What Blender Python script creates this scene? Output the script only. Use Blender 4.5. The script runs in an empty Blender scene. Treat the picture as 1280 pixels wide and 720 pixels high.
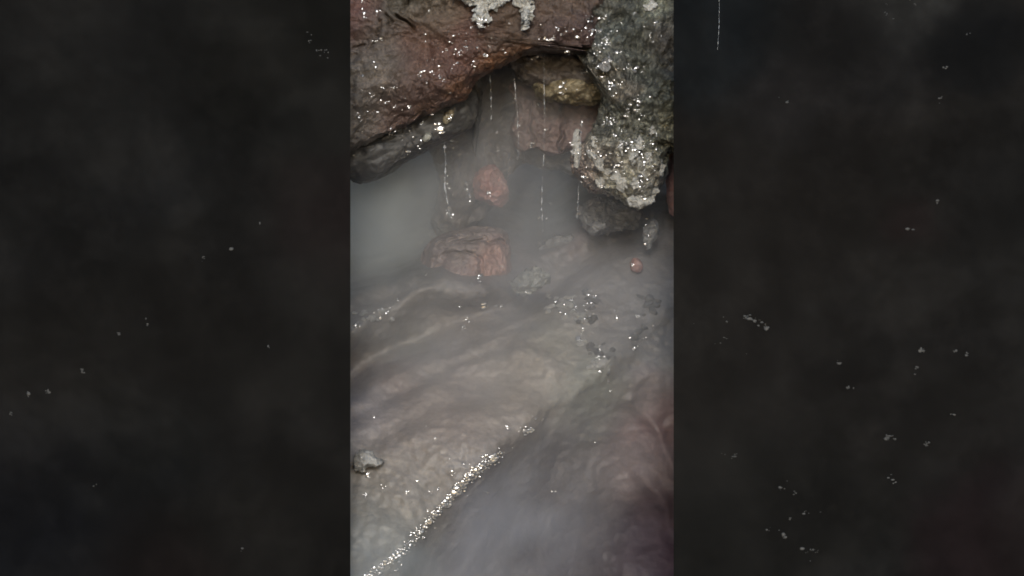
import bpy, bmesh, math, random
import numpy as np
from mathutils import Vector, noise, Matrix
from mathutils.bvhtree import BVHTree

random.seed(7)
rng = np.random.default_rng(11)
scene = bpy.context.scene
col = scene.collection

# ------------------------------------------------------------------ camera, sky, sun, exposure
LENS = 140.0
KU = 36.0 / LENS / 1280.0          # metres per photo pixel per metre of distance
CAMZ = 1.0
cam_d = bpy.data.cameras.new("camera")
cam_d.lens = LENS
cam_d.sensor_width = 36.0
cam_d.clip_start = 0.05
cam_d.clip_end = 5000
cam = bpy.data.objects.new("camera", cam_d)
col.objects.link(cam)
cam.location = (0, 0, CAMZ)
cam.rotation_euler = (math.radians(90), 0, 0)
scene.camera = cam

SUN_EL, SUN_AZ = 16.0, 0.0         # low behind the camera
world = bpy.data.worlds.new("World")
scene.world = world
world.use_nodes = True
wn = world.node_tree
bg = wn.nodes["Background"]
sky = wn.nodes.new("ShaderNodeTexSky")
sky.sky_type = 'NISHITA'
sky.sun_disc = False
sky.sun_elevation = math.radians(SUN_EL)
sky.sun_rotation = math.radians(180 + SUN_AZ)
sky.air_density = 1.0
sky.dust_density = 0.8
sky.ozone_density = 1.3
wn.links.new(sky.outputs[0], bg.inputs[0])
bg.inputs[1].default_value = 0.13

sd = bpy.data.lights.new("sun", 'SUN')
sd.energy = 1.2
sd.angle = math.radians(10)
sd.color = (1.0, 0.985, 0.97)
sun = bpy.data.objects.new("sun", sd)
col.objects.link(sun)
to_sun = Vector((-math.sin(math.radians(SUN_AZ)) * math.cos(math.radians(SUN_EL)),
                 -math.cos(math.radians(SUN_AZ)) * math.cos(math.radians(SUN_EL)),
                 math.sin(math.radians(SUN_EL))))
sun.rotation_euler = to_sun.to_track_quat('Z', 'Y').to_euler()
sun.location = to_sun * 20

scene.view_settings.view_transform = 'Standard'
scene.view_settings.look = 'None'
scene.view_settings.exposure = 0.45
scene.view_settings.gamma = 1.0
scene.render.engine = 'CYCLES'
scene.cycles.use_denoising = True
scene.cycles.volume_bounces = 2
scene.cycles.max_bounces = 8
scene.cycles.volume_step_rate = 1.0
scene.cycles.pixel_filter_type = 'BLACKMAN_HARRIS'
scene.cycles.filter_width = 1.7

# ------------------------------------------------------------------ helpers
def at(px, py, Y):
    return Vector(((px - 640) * KU * Y, Y, CAMZ - (py - 360) * KU * Y))

def fbm(p, f, octv=4):
    return noise.fractal(p * f, 0.9, 2.0, octv)          # about -1..1

def link(name, me, mat=None, parent=None, loc=None):
    o = bpy.data.objects.new(name, me)
    col.objects.link(o)
    if mat:
        me.materials.append(mat)
    if loc is not None:
        o.location = loc
    if parent:
        o.parent = parent
        o.location = o.location - parent.location
    return o

def tag(o, label=None, cat=None, group=None, kind=None):
    if label: o["label"] = label
    if cat: o["category"] = cat
    if group: o["group"] = group
    if kind: o["kind"] = kind
    return o

def smooth(me):
    me.polygons.foreach_set("use_smooth", [True] * len(me.polygons))

def nd(nt, t, **kw):
    n = nt.nodes.new(t)
    for k, v in kw.items():
        setattr(n, k, v)
    return n

def mat_rock(name, cols, scale=18.0, rough=(0.3, 0.7), bump=0.5, bscale=90.0, attr=False, spec=0.5, fine=0.25, coat=0.0):
    """mottled wet mineral: three base colours mixed by two noises, patchy wetness, grainy bump"""
    m = bpy.data.materials.new(name)
    m.use_nodes = True
    nt = m.node_tree
    L = nt.links.new
    b = nt.nodes["Principled BSDF"]
    tc = nd(nt, "ShaderNodeTexCoord")
    n1 = nd(nt, "ShaderNodeTexNoise"); n1.inputs["Scale"].default_value = scale
    n1.inputs["Detail"].default_value = 6; n1.inputs["Roughness"].default_value = 0.62
    n1.inputs["Distortion"].default_value = 0.6
    n2 = nd(nt, "ShaderNodeTexNoise"); n2.inputs["Scale"].default_value = scale * 2.7
    n2.inputs["Detail"].default_value = 8; n2.inputs["Roughness"].default_value = 0.7
    L(tc.outputs["Object"], n1.inputs["Vector"]); L(tc.outputs["Object"], n2.inputs["Vector"])
    r1 = nd(nt, "ShaderNodeMapRange"); r1.inputs[1].default_value = 0.38; r1.inputs[2].default_value = 0.62
    r2 = nd(nt, "ShaderNodeMapRange"); r2.inputs[1].default_value = 0.48; r2.inputs[2].default_value = 0.72
    L(n1.outputs["Fac"], r1.inputs[0]); L(n2.outputs["Fac"], r2.inputs[0])
    mx1 = nd(nt, "ShaderNodeMix", data_type='RGBA'); mx2 = nd(nt, "ShaderNodeMix", data_type='RGBA')
    mx1.inputs["A"].default_value = (*cols[0], 1); mx1.inputs["B"].default_value = (*cols[1], 1)
    mx2.inputs["B"].default_value = (*cols[2], 1)
    L(r1.outputs[0], mx1.inputs["Factor"]); L(mx1.outputs["Result"], mx2.inputs["A"])
    L(r2.outputs[0], mx2.inputs["Factor"])
    src = mx2.outputs["Result"]
    if attr:                       # mineral tint carried by the mesh, mottled by the noises
        at_ = nd(nt, "ShaderNodeVertexColor"); at_.layer_name = "mineral"
        mm = nd(nt, "ShaderNodeMix", data_type='RGBA', blend_type='MULTIPLY')
        mm.inputs["Factor"].default_value = 1.0
        L(at_.outputs["Color"], mm.inputs["A"]); L(src, mm.inputs["B"])
        src = mm.outputs["Result"]
    # fine grain
    n3 = nd(nt, "ShaderNodeTexNoise"); n3.inputs["Scale"].default_value = bscale * 2.2
    n3.inputs["Detail"].default_value = 4
    L(tc.outputs["Object"], n3.inputs["Vector"])
    r3 = nd(nt, "ShaderNodeMapRange"); r3.inputs[1].default_value = 0.3; r3.inputs[2].default_value = 0.7
    r3.inputs[3].default_value = 1 - fine; r3.inputs[4].default_value = 1 + fine
    L(n3.outputs["Fac"], r3.inputs[0])
    mg = nd(nt, "ShaderNodeVectorMath", operation='SCALE')
    L(src, mg.inputs[0]); L(r3.outputs[0], mg.inputs["Scale"])
    L(mg.outputs["Vector"], b.inputs["Base Color"])
    # wetness
    n4 = nd(nt, "ShaderNodeTexNoise"); n4.inputs["Scale"].default_value = scale * 1.4
    n4.inputs["Detail"].default_value = 5
    L(tc.outputs["Object"], n4.inputs["Vector"])
    r4 = nd(nt, "ShaderNodeMapRange"); r4.inputs[1].default_value = 0.4; r4.inputs[2].default_value = 0.62
    r4.inputs[3].default_value = rough[0]; r4.inputs[4].default_value = rough[1]
    L(n4.outputs["Fac"], r4.inputs[0]); L(r4.outputs[0], b.inputs["Roughness"])
    b.inputs["Specular IOR Level"].default_value = spec
    if coat:
        b.inputs["Coat Weight"].default_value = coat
        b.inputs["Coat Roughness"].default_value = 0.12
    # relief
    n5 = nd(nt, "ShaderNodeTexNoise"); n5.inputs["Scale"].default_value = bscale
    n5.inputs["Detail"].default_value = 7; n5.inputs["Roughness"].default_value = 0.65
    L(tc.outputs["Object"], n5.inputs["Vector"])
    bp = nd(nt, "ShaderNodeBump"); bp.inputs["Strength"].default_value = bump
    bp.inputs["Distance"].default_value = 0.006
    L(n5.outputs["Fac"], bp.inputs["Height"]); L(bp.outputs[0], b.inputs["Normal"])
    return m

def mat_water(name, base=(0.35, 0.35, 0.35), rough=0.1, ior=1.6, trans=0.0):
    m = bpy.data.materials.new(name); m.use_nodes = True
    b = m.node_tree.nodes["Principled BSDF"]
    b.inputs["Base Color"].default_value = (*base, 1)
    b.inputs["Roughness"].default_value = rough
    b.inputs["IOR"].default_value = ior
    b.inputs["Transmission Weight"].default_value = trans
    return m

def mat_steam(name, color, density, nscale, lo=0.38, hi=0.66):
    m = bpy.data.materials.new(name); m.use_nodes = True
    nt = m.node_tree; L = nt.links.new
    nt.nodes.remove(nt.nodes["Principled BSDF"])
    out = nt.nodes["Material Output"]
    v = nd(nt, "ShaderNodeVolumePrincipled")
    v.inputs["Color"].default_value = (*color, 1)
    v.inputs["Anisotropy"].default_value = 0.0
    tc = nd(nt, "ShaderNodeTexCoord")
    ln = nd(nt, "ShaderNodeVectorMath", operation='LENGTH')
    L(tc.outputs["Object"], ln.inputs[0])
    fall = nd(nt, "ShaderNodeMapRange", interpolation_type='SMOOTHERSTEP')
    fall.inputs[1].default_value = 1.0; fall.inputs[2].default_value = 0.15
    L(ln.outputs["Value"], fall.inputs[0])
    n = nd(nt, "ShaderNodeTexNoise"); n.inputs["Scale"].default_value = nscale
    n.inputs["Detail"].default_value = 3; n.inputs["Distortion"].default_value = 0.5
    L(tc.outputs["Object"], n.inputs["Vector"])
    r = nd(nt, "ShaderNodeMapRange"); r.inputs[1].default_value = lo; r.inputs[2].default_value = hi
    r.inputs[3].default_value = 0.12
    L(n.outputs["Fac"], r.inputs[0])
    m1 = nd(nt, "ShaderNodeMath", operation='MULTIPLY'); m2 = nd(nt, "ShaderNodeMath", operation='MULTIPLY')
    L(fall.outputs[0], m1.inputs[0]); L(r.outputs[0], m1.inputs[1])
    L(m1.outputs[0], m2.inputs[0]); m2.inputs[1].default_value = density
    L(m2.outputs[0], v.inputs["Density"])
    L(v.outputs[0], out.inputs["Volume"])
    return m

def dense_outline(poly, n=12):
    """Catmull-Rom through the outline points"""
    out = []
    N = len(poly)
    for i in range(N):
        p0, p1, p2, p3 = [np.array(poly[(i + k - 1) % N], float) for k in range(4)]
        for t in np.linspace(0, 1, n, endpoint=False):
            out.append(0.5 * ((2 * p1) + (-p0 + p2) * t + (2 * p0 - 5 * p1 + 4 * p2 - p3) * t * t
                              + (-p0 + 3 * p1 - 3 * p2 + p3) * t ** 3))
    return np.array(out)

def popcorn(p, f):
    d = noise.voronoi(p * f)[0][0]
    return max(0.0, 0.6 - d)

def rock(name, poly, Y, bulge, back, mat, amp=0.01, freq=9.0, rim=0.006, nth=220, nr=26, crust=0.0, cfreq=60.0,
         center=None, power=2.4, lean=0.0, parent=None, mineral=None, strata=0.0, cracks=()):
    """a closed rock with its own depth: outline in photo pixels at distance Y, swelling towards and away from the viewer.
    lean: metres the top leans back per metre of height."""
    o2 = dense_outline(poly)
    c = np.array(center if center else o2.mean(0), float)
    d = o2 - c
    ang = np.arctan2(d[:, 1], d[:, 0]); rad = np.hypot(d[:, 0], d[:, 1])
    order = np.argsort(ang); ang = ang[order]; rad = rad[order]
    th = np.linspace(-math.pi, math.pi, nth, endpoint=False)
    R = np.interp(th, np.r_[ang[-1] - 2 * math.pi, ang, ang[0] + 2 * math.pi], np.r_[rad[-1], rad, rad[0]])
    seed = Vector((random.uniform(-50, 50), random.uniform(-50, 50), random.uniform(-50, 50)))
    verts, faces = [], []
    C = at(c[0], c[1], Y)
    def put(px, py, dy, t):
        p = at(px, py, Y)
        p.y += dy + lean * (p.z - C.z)
        q = p + seed
        nf = fbm(q, freq, 5)
        off = nf * amp
        if crust:
            off += -popcorn(q, cfreq) * crust - popcorn(q, cfreq * 2.3) * crust * 0.5
        for line, w, dep in cracks:
            best = 1e9
            jx, jy = px + 5 * noise.noise(q * 70), py + 5 * noise.noise(q * 70 + Vector((4, 4, 4)))
            for (x1, y1), (x2, y2) in zip(line[:-1], line[1:]):
                u_ = max(0, min(1, ((jx - x1) * (x2 - x1) + (jy - y1) * (y2 - y1)) / ((x2 - x1) ** 2 + (y2 - y1) ** 2)))
                best = min(best, math.hypot(jx - x1 - u_ * (x2 - x1), jy - y1 - u_ * (y2 - y1)))
            off += dep * math.exp(-(best / w) ** 2)
        if strata:
            off += strata * math.sin((p.z * 0.8 + p.x * -0.35 + 0.02 * noise.noise(q * 14)) * 170)
        p.y += off
        w = t ** 2
        p.x += w * rim * noise.fractal((q + Vector((9, 3, 1))) * freq * 4, 0.9, 2, 4)
        p.z += w * rim * noise.fractal((q + Vector((2, 7, 5))) * freq * 4, 0.9, 2, 4)
        verts.append(p)
    ts = [1 - (1 - i / nr) ** 1.5 for i in range(1, nr + 1)]
    put(c[0], c[1], -bulge, 0)
    for t in ts:
        prof = max(0.0, 1 - t ** power) ** (1 / power)
        for k in range(nth):
            put(c[0] + math.cos(th[k]) * R[k] * t, c[1] + math.sin(th[k]) * R[k] * t, -bulge * prof, t)
    tb = [0.85, 0.55]
    for t in tb:
        prof = (1 - t ** 2.5) ** 0.5
        for k in range(nth):
            put(c[0] + math.cos(th[k]) * R[k] * t, c[1] + math.sin(th[k]) * R[k] * t, back * prof, t)
    put(c[0], c[1], back, 0)
    last = len(verts) - 1
    for k in range(nth):
        faces.append((0, 1 + (k + 1) % nth, 1 + k))
    rings = len(ts) + len(tb)
    for i in range(rings - 1):
        a = 1 + i * nth; b_ = a + nth
        for k in range(nth):
            k2 = (k + 1) % nth
            faces.append((a + k, a + k2, b_ + k2, b_ + k))
    a = 1 + (rings - 1) * nth
    for k in range(nth):
        faces.append((a + k, a + (k + 1) % nth, last))
    loc = sum(verts, Vector()) / len(verts)
    me = bpy.data.meshes.new(name)
    me.from_pydata([v - loc for v in verts], [], faces)
    me.update()
    smooth(me)
    o = link(name, me, mat, parent, loc)
    if mineral:
        paint(o, mineral)
    return o

def paint(o, spots, base=None):
    """mineral tint, or panel tones on the side walls: smooth blend between coloured spots given as (px, py, reach, rgb)"""
    me = o.data
    n = len(me.vertices)
    co = np.empty(n * 3); me.vertices.foreach_get("co", co); co = co.reshape(-1, 3) + np.array(o.matrix_world.translation if not o.parent else o.parent.location + o.location)
    if not o.parent:
        co = co - np.array(o.matrix_world.translation) + np.array(o.location)
    px = co[:, 0] / (KU * co[:, 1]) + 640; py = 360 - (co[:, 2] - CAMZ) / (KU * co[:, 1])
    jx = np.array([noise.noise(Vector(c) * 11) for c in co]) * 22 + np.array([noise.noise(Vector(c) * 40) for c in co]) * 9
    jy = np.array([noise.noise(Vector(c) * 11 + Vector((5, 5, 5))) for c in co]) * 22 + np.array([noise.noise(Vector(c) * 40 + Vector((3, 8, 5))) for c in co]) * 9
    W = np.zeros(n); A = np.zeros((n, 3))
    for sx, sy, r, rgb in spots:
        w = np.exp(-((px + jx - sx) ** 2 + (py + jy - sy) ** 2) / (2 * r * r)) + 1e-9
        W += w; A += w[:, None] * np.array(rgb)
    A /= W[:, None]
    ca = me.color_attributes.new("mineral", 'FLOAT_COLOR', 'POINT')
    ca.data.foreach_set("color", np.c_[A, np.ones(n)].ravel())

def rgb(r, g, b):
    return tuple(((c / 255) / 12.92 if c / 255 < 0.04045 else ((c / 255 + 0.055) / 1.055) ** 2.4) for c in (r, g, b))

# ------------------------------------------------------------------ materials
UNIT = [(0.92, 0.92, 0.92), (1.06, 1.05, 1.03), (1.22, 1.2, 1.17)]
M_bank = mat_rock("wet_mud", UNIT, 11, (0.42, 0.75), 0.32, 85, attr=True, fine=0.10)
M_back = mat_rock("cave_rock", [(0.16, 0.16, 0.15), (0.22, 0.21, 0.19), (0.26, 0.25, 0.23)], 6, (0.4, 0.8), 0.5, 30, fine=0.1)
M_red = mat_rock("red_rock", [(0.8, 0.8, 0.8), (1.05, 1.03, 1.02), (1.5, 1.45, 1.4)], 20, (0.28, 0.6), 0.9, 120, attr=True, fine=0.3)
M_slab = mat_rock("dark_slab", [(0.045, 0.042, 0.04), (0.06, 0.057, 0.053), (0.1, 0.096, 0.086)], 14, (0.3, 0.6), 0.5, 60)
M_crust = mat_rock("mineral_crust_rock", [(0.5, 0.5, 0.48), (1.05, 1.05, 1.0), (2.9, 2.85, 2.6)], 34, (0.22, 0.5), 1.0, 130, attr=True, fine=0.45)
M_white = mat_rock("white_crust", [(0.36, 0.35, 0.32), (0.5, 0.49, 0.45), (0.62, 0.6, 0.55)], 30, (0.35, 0.7), 0.8, 110)
M_clay = mat_rock("red_clay", [(0.125, 0.085, 0.074), (0.165, 0.11, 0.096), (0.22, 0.155, 0.135)], 22, (0.35, 0.75), 0.7, 80, fine=0.16)
M_moss = mat_rock("ochre_crust", [(0.14, 0.11, 0.065), (0.24, 0.2, 0.125), (0.4, 0.345, 0.235)], 26, (0.3, 0.6), 0.9, 90)
M_pink = mat_rock("pink_stone", [(0.31, 0.155, 0.13), (0.38, 0.2, 0.17), (0.46, 0.31, 0.275)], 22, (0.35, 0.7), 0.6, 70, fine=0.12)
M_block = mat_rock("pink_block", [(0.85, 0.85, 0.85), (1.0, 1.0, 1.0), (1.3, 1.32, 1.32)], 18, (0.35, 0.7), 0.5, 60, attr=True, fine=0.1)
M_grey = mat_rock("grey_stone", [(0.14, 0.137, 0.135), (0.2, 0.197, 0.19), (0.3, 0.29, 0.28)], 20, (0.3, 0.65), 0.7, 70, fine=0.15)
M_pale = mat_rock("pale_stone", [(0.22, 0.22, 0.19), (0.29, 0.29, 0.255), (0.42, 0.415, 0.37)], 24, (0.4, 0.7), 0.7, 80, fine=0.12)
M_flat = mat_rock("pale_flat_stone", [(0.3, 0.29, 0.27), (0.36, 0.35, 0.33), (0.43, 0.42, 0.4)], 20, (0.4, 0.7), 0.6, 80, fine=0.1)
M_chalk = mat_rock("chalky_crust", [(0.42, 0.41, 0.385), (0.52, 0.51, 0.48), (0.62, 0.61, 0.58)], 60, (0.35, 0.7), 0.7, 150, fine=0.15)
M_brown = mat_rock("brown_rock", [(0.085, 0.072, 0.063), (0.12, 0.1, 0.087), (0.17, 0.15, 0.13)], 18, (0.3, 0.65), 0.8, 80)
M_wall = mat_rock("panel_dark", [(0.7, 0.7, 0.7), (1.0, 1.0, 1.0), (1.3, 1.3, 1.3)], 4, (0.6, 0.9), 0.06, 30, attr=True, spec=0.06, fine=0.04)  # near-black tone of the darkened side panels
M_drop = mat_water("glint_drop", (0.17, 0.163, 0.155), 0.1, 2.4)  # mud-toned, extra-reflective drops added for the wet glints
M_speck = mat_water("panel_speck", (0.042, 0.042, 0.04), 0.6, 1.5)  # grey specks standing in for blurred glints on the side panels
M_stream = mat_water("dripping_water", (0.95, 0.97, 1.0), 0.2, 1.45, 0.8)

# ------------------------------------------------------------------ setting: ground, mud bank, cave wall
bm = bmesh.new()
N = 60
vs = [[bm.verts.new(((i / N - 0.5) * 60 * abs(i / N - 0.5) * 2 * 10, (j / N - 0.5) * 60 * abs(j / N - 0.5) * 2 * 10 + 5, 0.12)) for j in range(N + 1)] for i in range(N + 1)]
for i in range(N):
    for j in range(N):
        bm.faces.new((vs[i][j], vs[i + 1][j], vs[i + 1][j + 1], vs[i][j + 1]))
me = bpy.data.meshes.new("ground"); bm.to_mesh(me); bm.free()
M_ground = mat_rock("wet_ground", [(0.12, 0.11, 0.1), (0.17, 0.155, 0.14), (0.22, 0.2, 0.18)], 3, (0.4, 0.8), 0.5, 20)
tag(link("ground", me, M_ground), kind="structure")

# distance of the bank below the photo pixels, as a smooth terrain (px, py, distance)
BANK = [
    (250, 720, 6.06), (440, 720, 6.05), (500, 700, 6.07), (440, 600, 6.15), (540, 600, 6.15), (600, 575, 6.16), (440, 500, 6.26), (540, 500, 6.26),
    (620, 500, 6.26), (655, 530, 6.22), (700, 480, 6.29), (760, 465, 6.31), (440, 450, 6.36), (440, 400, 6.37), (520, 400, 6.42), (520, 360, 6.43), (440, 355, 6.47), (600, 360, 6.45),
    (620, 420, 6.37), (700, 400, 6.39), (760, 400, 6.40), (820, 380, 6.43), (842, 430, 6.40), (700, 330, 6.53), (780, 320, 6.52), (842, 320, 6.55),
    (760, 270, 6.63), (842, 260, 6.68), (620, 300, 6.66), (540, 300, 6.62), (660, 280, 6.80), (680, 240, 6.95), (440, 330, 6.60), (480, 300, 6.75), (440, 250, 7.0), (540, 240, 6.95), (600, 200, 7.02), (780, 210, 6.9),
    # the hollow beyond the glistening rim
    (560, 720, 6.24), (600, 680, 6.28), (650, 620, 6.33), (690, 560, 6.34), (740, 520, 6.36), (700, 640, 6.42), (700, 720, 6.42), (780, 600, 6.44), (780, 720, 6.48),
    (800, 520, 6.40), (842, 500, 6.38), (842, 600, 6.42), (842, 720, 6.46), (1000, 600, 6.4), (1000, 400, 6.45), (250, 450, 6.35), (250, 300, 6.7), (1000, 250, 6.75),
    (250, 900, 5.85), (500, 900, 5.9), (640, 900, 6.1), (1000, 900, 6.2), (500, 1400, 5.3), (250, 1400, 5.3), (1000, 1400, 5.5), (640, 150, 7.1), (250, 120, 7.1), (1000, 120, 7.1),
]
B = np.array(BANK, float)
def tps(r2):
    return np.where(r2 > 0, r2 * np.log(r2 + 1e-12), 0)
S = 300.0
P = (B[:, :2] - [640, 450]) / S
A_ = tps(((P[:, None] - P[None]) ** 2).sum(-1)) + np.eye(len(P)) * 0.004
Q = np.c_[np.ones(len(P)), P]
sol = np.linalg.solve(np.block([[A_, Q], [Q.T, np.zeros((3, 3))]]), np.r_[B[:, 2], 0, 0, 0])
gx = np.arange(150, 1131, 2.5); gy = np.r_[np.arange(110, 760, 2.0), np.arange(760, 1380, 12)]
GX, GY = np.meshgrid(gx, gy)
PX = (np.c_[GX.ravel(), GY.ravel()] - [640, 450]) / S
D = np.c_[np.ones(len(PX)), PX] @ sol[-3:]
for i in range(len(P)):
    D += sol[i] * tps(((PX - P[i]) ** 2).sum(1))
def seg_dist(pts, line):
    best = np.full(len(pts), 1e9)
    for a, b in zip(line[:-1], line[1:]):
        a = np.array(a, float); b = np.array(b, float); ab = b - a
        t = np.clip(((pts - a) @ ab) / (ab @ ab), 0, 1)
        best = np.minimum(best, np.hypot(*(pts - a - t[:, None] * ab).T))
    return best
pts = np.c_[GX.ravel(), GY.ravel()]
wob = np.array([noise.noise(Vector((x / 40, y / 40, 3))) for x, y in pts])
wpts = pts + np.c_[wob * 9, np.roll(wob, 37) * 9]
def groove(line, w, depth):
    global D
    D += depth * np.exp(-(seg_dist(wpts, line) / w) ** 2)
groove([(380, 500), (440, 468), (500, 432), (560, 405), (640, 385), (700, 345), (750, 305), (800, 285)], 23, 0.10)
groove([(560, 440), (620, 408), (690, 372)], 14, 0.03)
groove([(430, 352), (480, 330), (545, 298)], 12, 0.07)
groove([(515, 350), (560, 362), (612, 366)], 22, -0.04)
groove([(470, 462), (520, 440), (575, 420), (640, 400)], 24, -0.022)
groove([(440, 410), (500, 375), (550, 345)], 16, -0.02)
groove([(770, 470), (810, 440), (850, 400)], 18, 0.022)
groove([(440, 520), (520, 478), (600, 446), (668, 404)], 10, 0.022)
groove([(455, 560), (540, 512), (610, 482)], 12, 0.010)
groove([(440, 392), (500, 366), (540, 344)], 9, 0.02)
groove([(645, 436), (672, 448), (692, 468)], 12, -0.012)
groove([(665, 520), (700, 500), (745, 475), (765, 465)], 14, -0.012)
groove([(440, 735), (490, 698), (545, 640), (590, 592), (640, 545), (662, 530)], 15, -0.014)
for a, b, c in [((790, 500), (842, 590), 7), ((800, 590), (850, 690), 8)]:
    groove([a, ((a[0] + b[0]) / 2 + 8, (a[1] + b[1]) / 2), b], c, -0.010)
verts = []
for (x, y), dd in zip(pts, D):
    p = at(x, y, dd)
    hollow = 1 / (1 + math.exp(-((x - 600) * 0.62 + (y - 600) * 0.78 - 45) / 18))
    p.y += 0.028 * fbm(p, 5, 3) + (0.0045 - 0.002 * hollow) * fbm(p + Vector((3, 3, 3)), 20, 4) + (0.0035 - 0.002 * hollow) * fbm(p + Vector((7, 1, 3)), 75, 3)
    verts.append(p)
nx, ny = len(gx), len(gy)
faces = [(j * nx + i, (j + 1) * nx + i, (j + 1) * nx + i + 1, j * nx + i + 1) for j in range(ny - 1) for i in range(nx - 1)]
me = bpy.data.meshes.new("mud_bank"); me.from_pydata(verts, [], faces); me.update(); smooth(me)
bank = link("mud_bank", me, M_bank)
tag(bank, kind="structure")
paint(bank, [
    (520, 560, 60, (0.2375, 0.2137, 0.1940)), (460, 520, 30, (0.2375, 0.2176, 0.2296)), (560, 490, 40, (0.2534, 0.2137, 0.1980)), (650, 470, 40, (0.2692, 0.2370, 0.2059)), (690, 430, 22, (0.2889, 0.2783, 0.2408)), (712, 384, 12, (0.3317, 0.3202, 0.2996)), (672, 455, 8, (0.3317, 0.3045, 0.2729)), (690, 468, 6, (0.3424, 0.3150, 0.2889)), (735, 395, 10, (0.2461, 0.2363, 0.2247)), (745, 425, 12, (0.2675, 0.2572, 0.2461)),
    (480, 660, 40, (0.2296, 0.2253, 0.2059)), (500, 400, 40, (0.2138, 0.1981, 0.1821)), (520, 440, 18, (0.1900, 0.1943, 0.1742)), (600, 400, 30, (0.1980, 0.1826, 0.1742)), (540, 450, 14, (0.2534, 0.2253, 0.2138)), (500, 470, 16, (0.2296, 0.1787, 0.1663)),
    (760, 350, 40, (0.2138, 0.1981, 0.1900)), (820, 400, 26, (0.1900, 0.1826, 0.1782)), (740, 500, 26, (0.1980, 0.2059, 0.1821)), (700, 330, 22, (0.1980, 0.1826, 0.1782)), (720, 310, 12, (0.2296, 0.1709, 0.1584)),
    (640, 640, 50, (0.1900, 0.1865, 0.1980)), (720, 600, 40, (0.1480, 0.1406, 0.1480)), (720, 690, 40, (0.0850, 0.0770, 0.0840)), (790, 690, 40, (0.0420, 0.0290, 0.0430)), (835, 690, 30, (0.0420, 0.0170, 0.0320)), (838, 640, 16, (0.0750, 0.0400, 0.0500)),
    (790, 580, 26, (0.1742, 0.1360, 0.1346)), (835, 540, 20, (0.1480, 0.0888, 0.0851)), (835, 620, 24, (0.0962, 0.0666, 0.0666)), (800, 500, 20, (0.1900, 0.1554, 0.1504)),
    (620, 330, 40, (0.1900, 0.1709, 0.1663)), (680, 250, 50, (0.1110, 0.1147, 0.1184)), (480, 260, 50, (0.1742, 0.1826, 0.1742)), (560, 240, 30, (0.1480, 0.1295, 0.1184)),
])

# rear wall of the hollow, rising behind everything
verts, faces = [], []
wx = np.linspace(-3.0, 3.0, 180); wz = np.linspace(0.0, 2.6, 90)
for z in wz:
    for x in wx:
        p = Vector((x, 7.25, z))
        p.y += 0.10 * fbm(p, 2.2, 5) + 0.02 * fbm(p, 14, 3) - 0.18 * max(0, z - 1.4) + 0.0
        verts.append(p)
for j in range(89):
    for i in range(179):
        faces.append((j * 180 + i, j * 180 + i + 1, (j + 1) * 180 + i + 1, (j + 1) * 180 + i))
me = bpy.data.meshes.new("hillside"); me.from_pydata(verts, [], faces); me.update(); smooth(me)
tag(link("hillside", me, M_back), kind="structure")

# made-up dark walls standing in for the blurred, darkened side panels
def side_wall(sign, name, label, steps, spots):
    Y = 5.95
    edge = 438 if sign < 0 else 842
    x0 = (edge - 640) * KU * Y
    us = np.r_[np.linspace(0, 0.9, 190), np.linspace(0.92, 2.4, 30)]
    zs = np.r_[np.linspace(0.0, 0.5, 12)[:-1], np.linspace(0.5, 1.47, 200)]
    V, F = [], []
    nu, nz = len(us), len(zs)
    for z in zs:
        for u in us:
            x = x0 + sign * u
            p = Vector((x, Y, z))
            k = min(1, u / 0.22)
            px = x / (KU * Y) + 640; py = 360 - (z - CAMZ) / (KU * Y)
            off = 0.010 * fbm(p, 3.2, 3) + 0.0012 * fbm(p, 30, 3)
            for (ax, ay, bx, by, w, h) in steps:
                t = ((px - ax) * (bx - ax) + (py - ay) * (by - ay)) / ((bx - ax) ** 2 + (by - ay) ** 2)
                dd = (py - (ay + (by - ay) * t)) + 10 * noise.noise(p * 12)
                off += h / (1 + math.exp(-dd / w))
            top = 0.02 * fbm(Vector((x, 0, 4)), 9, 3) if z > 1.469 else 0
            V.append(Vector((x, Y + k * off, z + k * top)))
    for z in zs:                                   # rear face, opening outwards
        for u in us:
            V.append(Vector((x0 + sign * (u + 0.10), Y + 0.30 + 0.02 * fbm(Vector((u * 3, 1, z * 3)), 2, 3), z)))
    n = nu * nz
    for j in range(nz - 1):
        for i in range(nu - 1):
            a = j * nu + i
            F.append((a, a + 1, a + nu + 1, a + nu)); F.append((n + a, n + a + nu, n + a + nu + 1, n + a + 1))
        a = j * nu
        F.append((a, a + nu, n + a + nu, n + a)); b = a + nu - 1
        F.append((b, n + b, n + b + nu, b + nu))
    for i in range(nu - 1):
        F.append((i, n + i, n + i + 1, i + 1)); t = (nz - 1) * nu + i
        F.append((t, t + 1, n + t + 1, n + t))
    loc = Vector((x0 + sign * 1.2, Y + 0.15, 0))
    me = bpy.data.meshes.new(name); me.from_pydata([v - loc for v in V], [], F); me.update()
    bm = bmesh.new(); bm.from_mesh(me); bmesh.ops.recalc_face_normals(bm, faces=bm.faces); bm.to_mesh(me); bm.free()
    smooth(me)
    try:
        me.set_sharp_from_angle(angle=math.radians(50))
    except Exception:
        pass
    o = link(name, me, M_wall, None, loc)
    tag(o, label, "rock wall")
    paint(o, spots)
    return o

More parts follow.
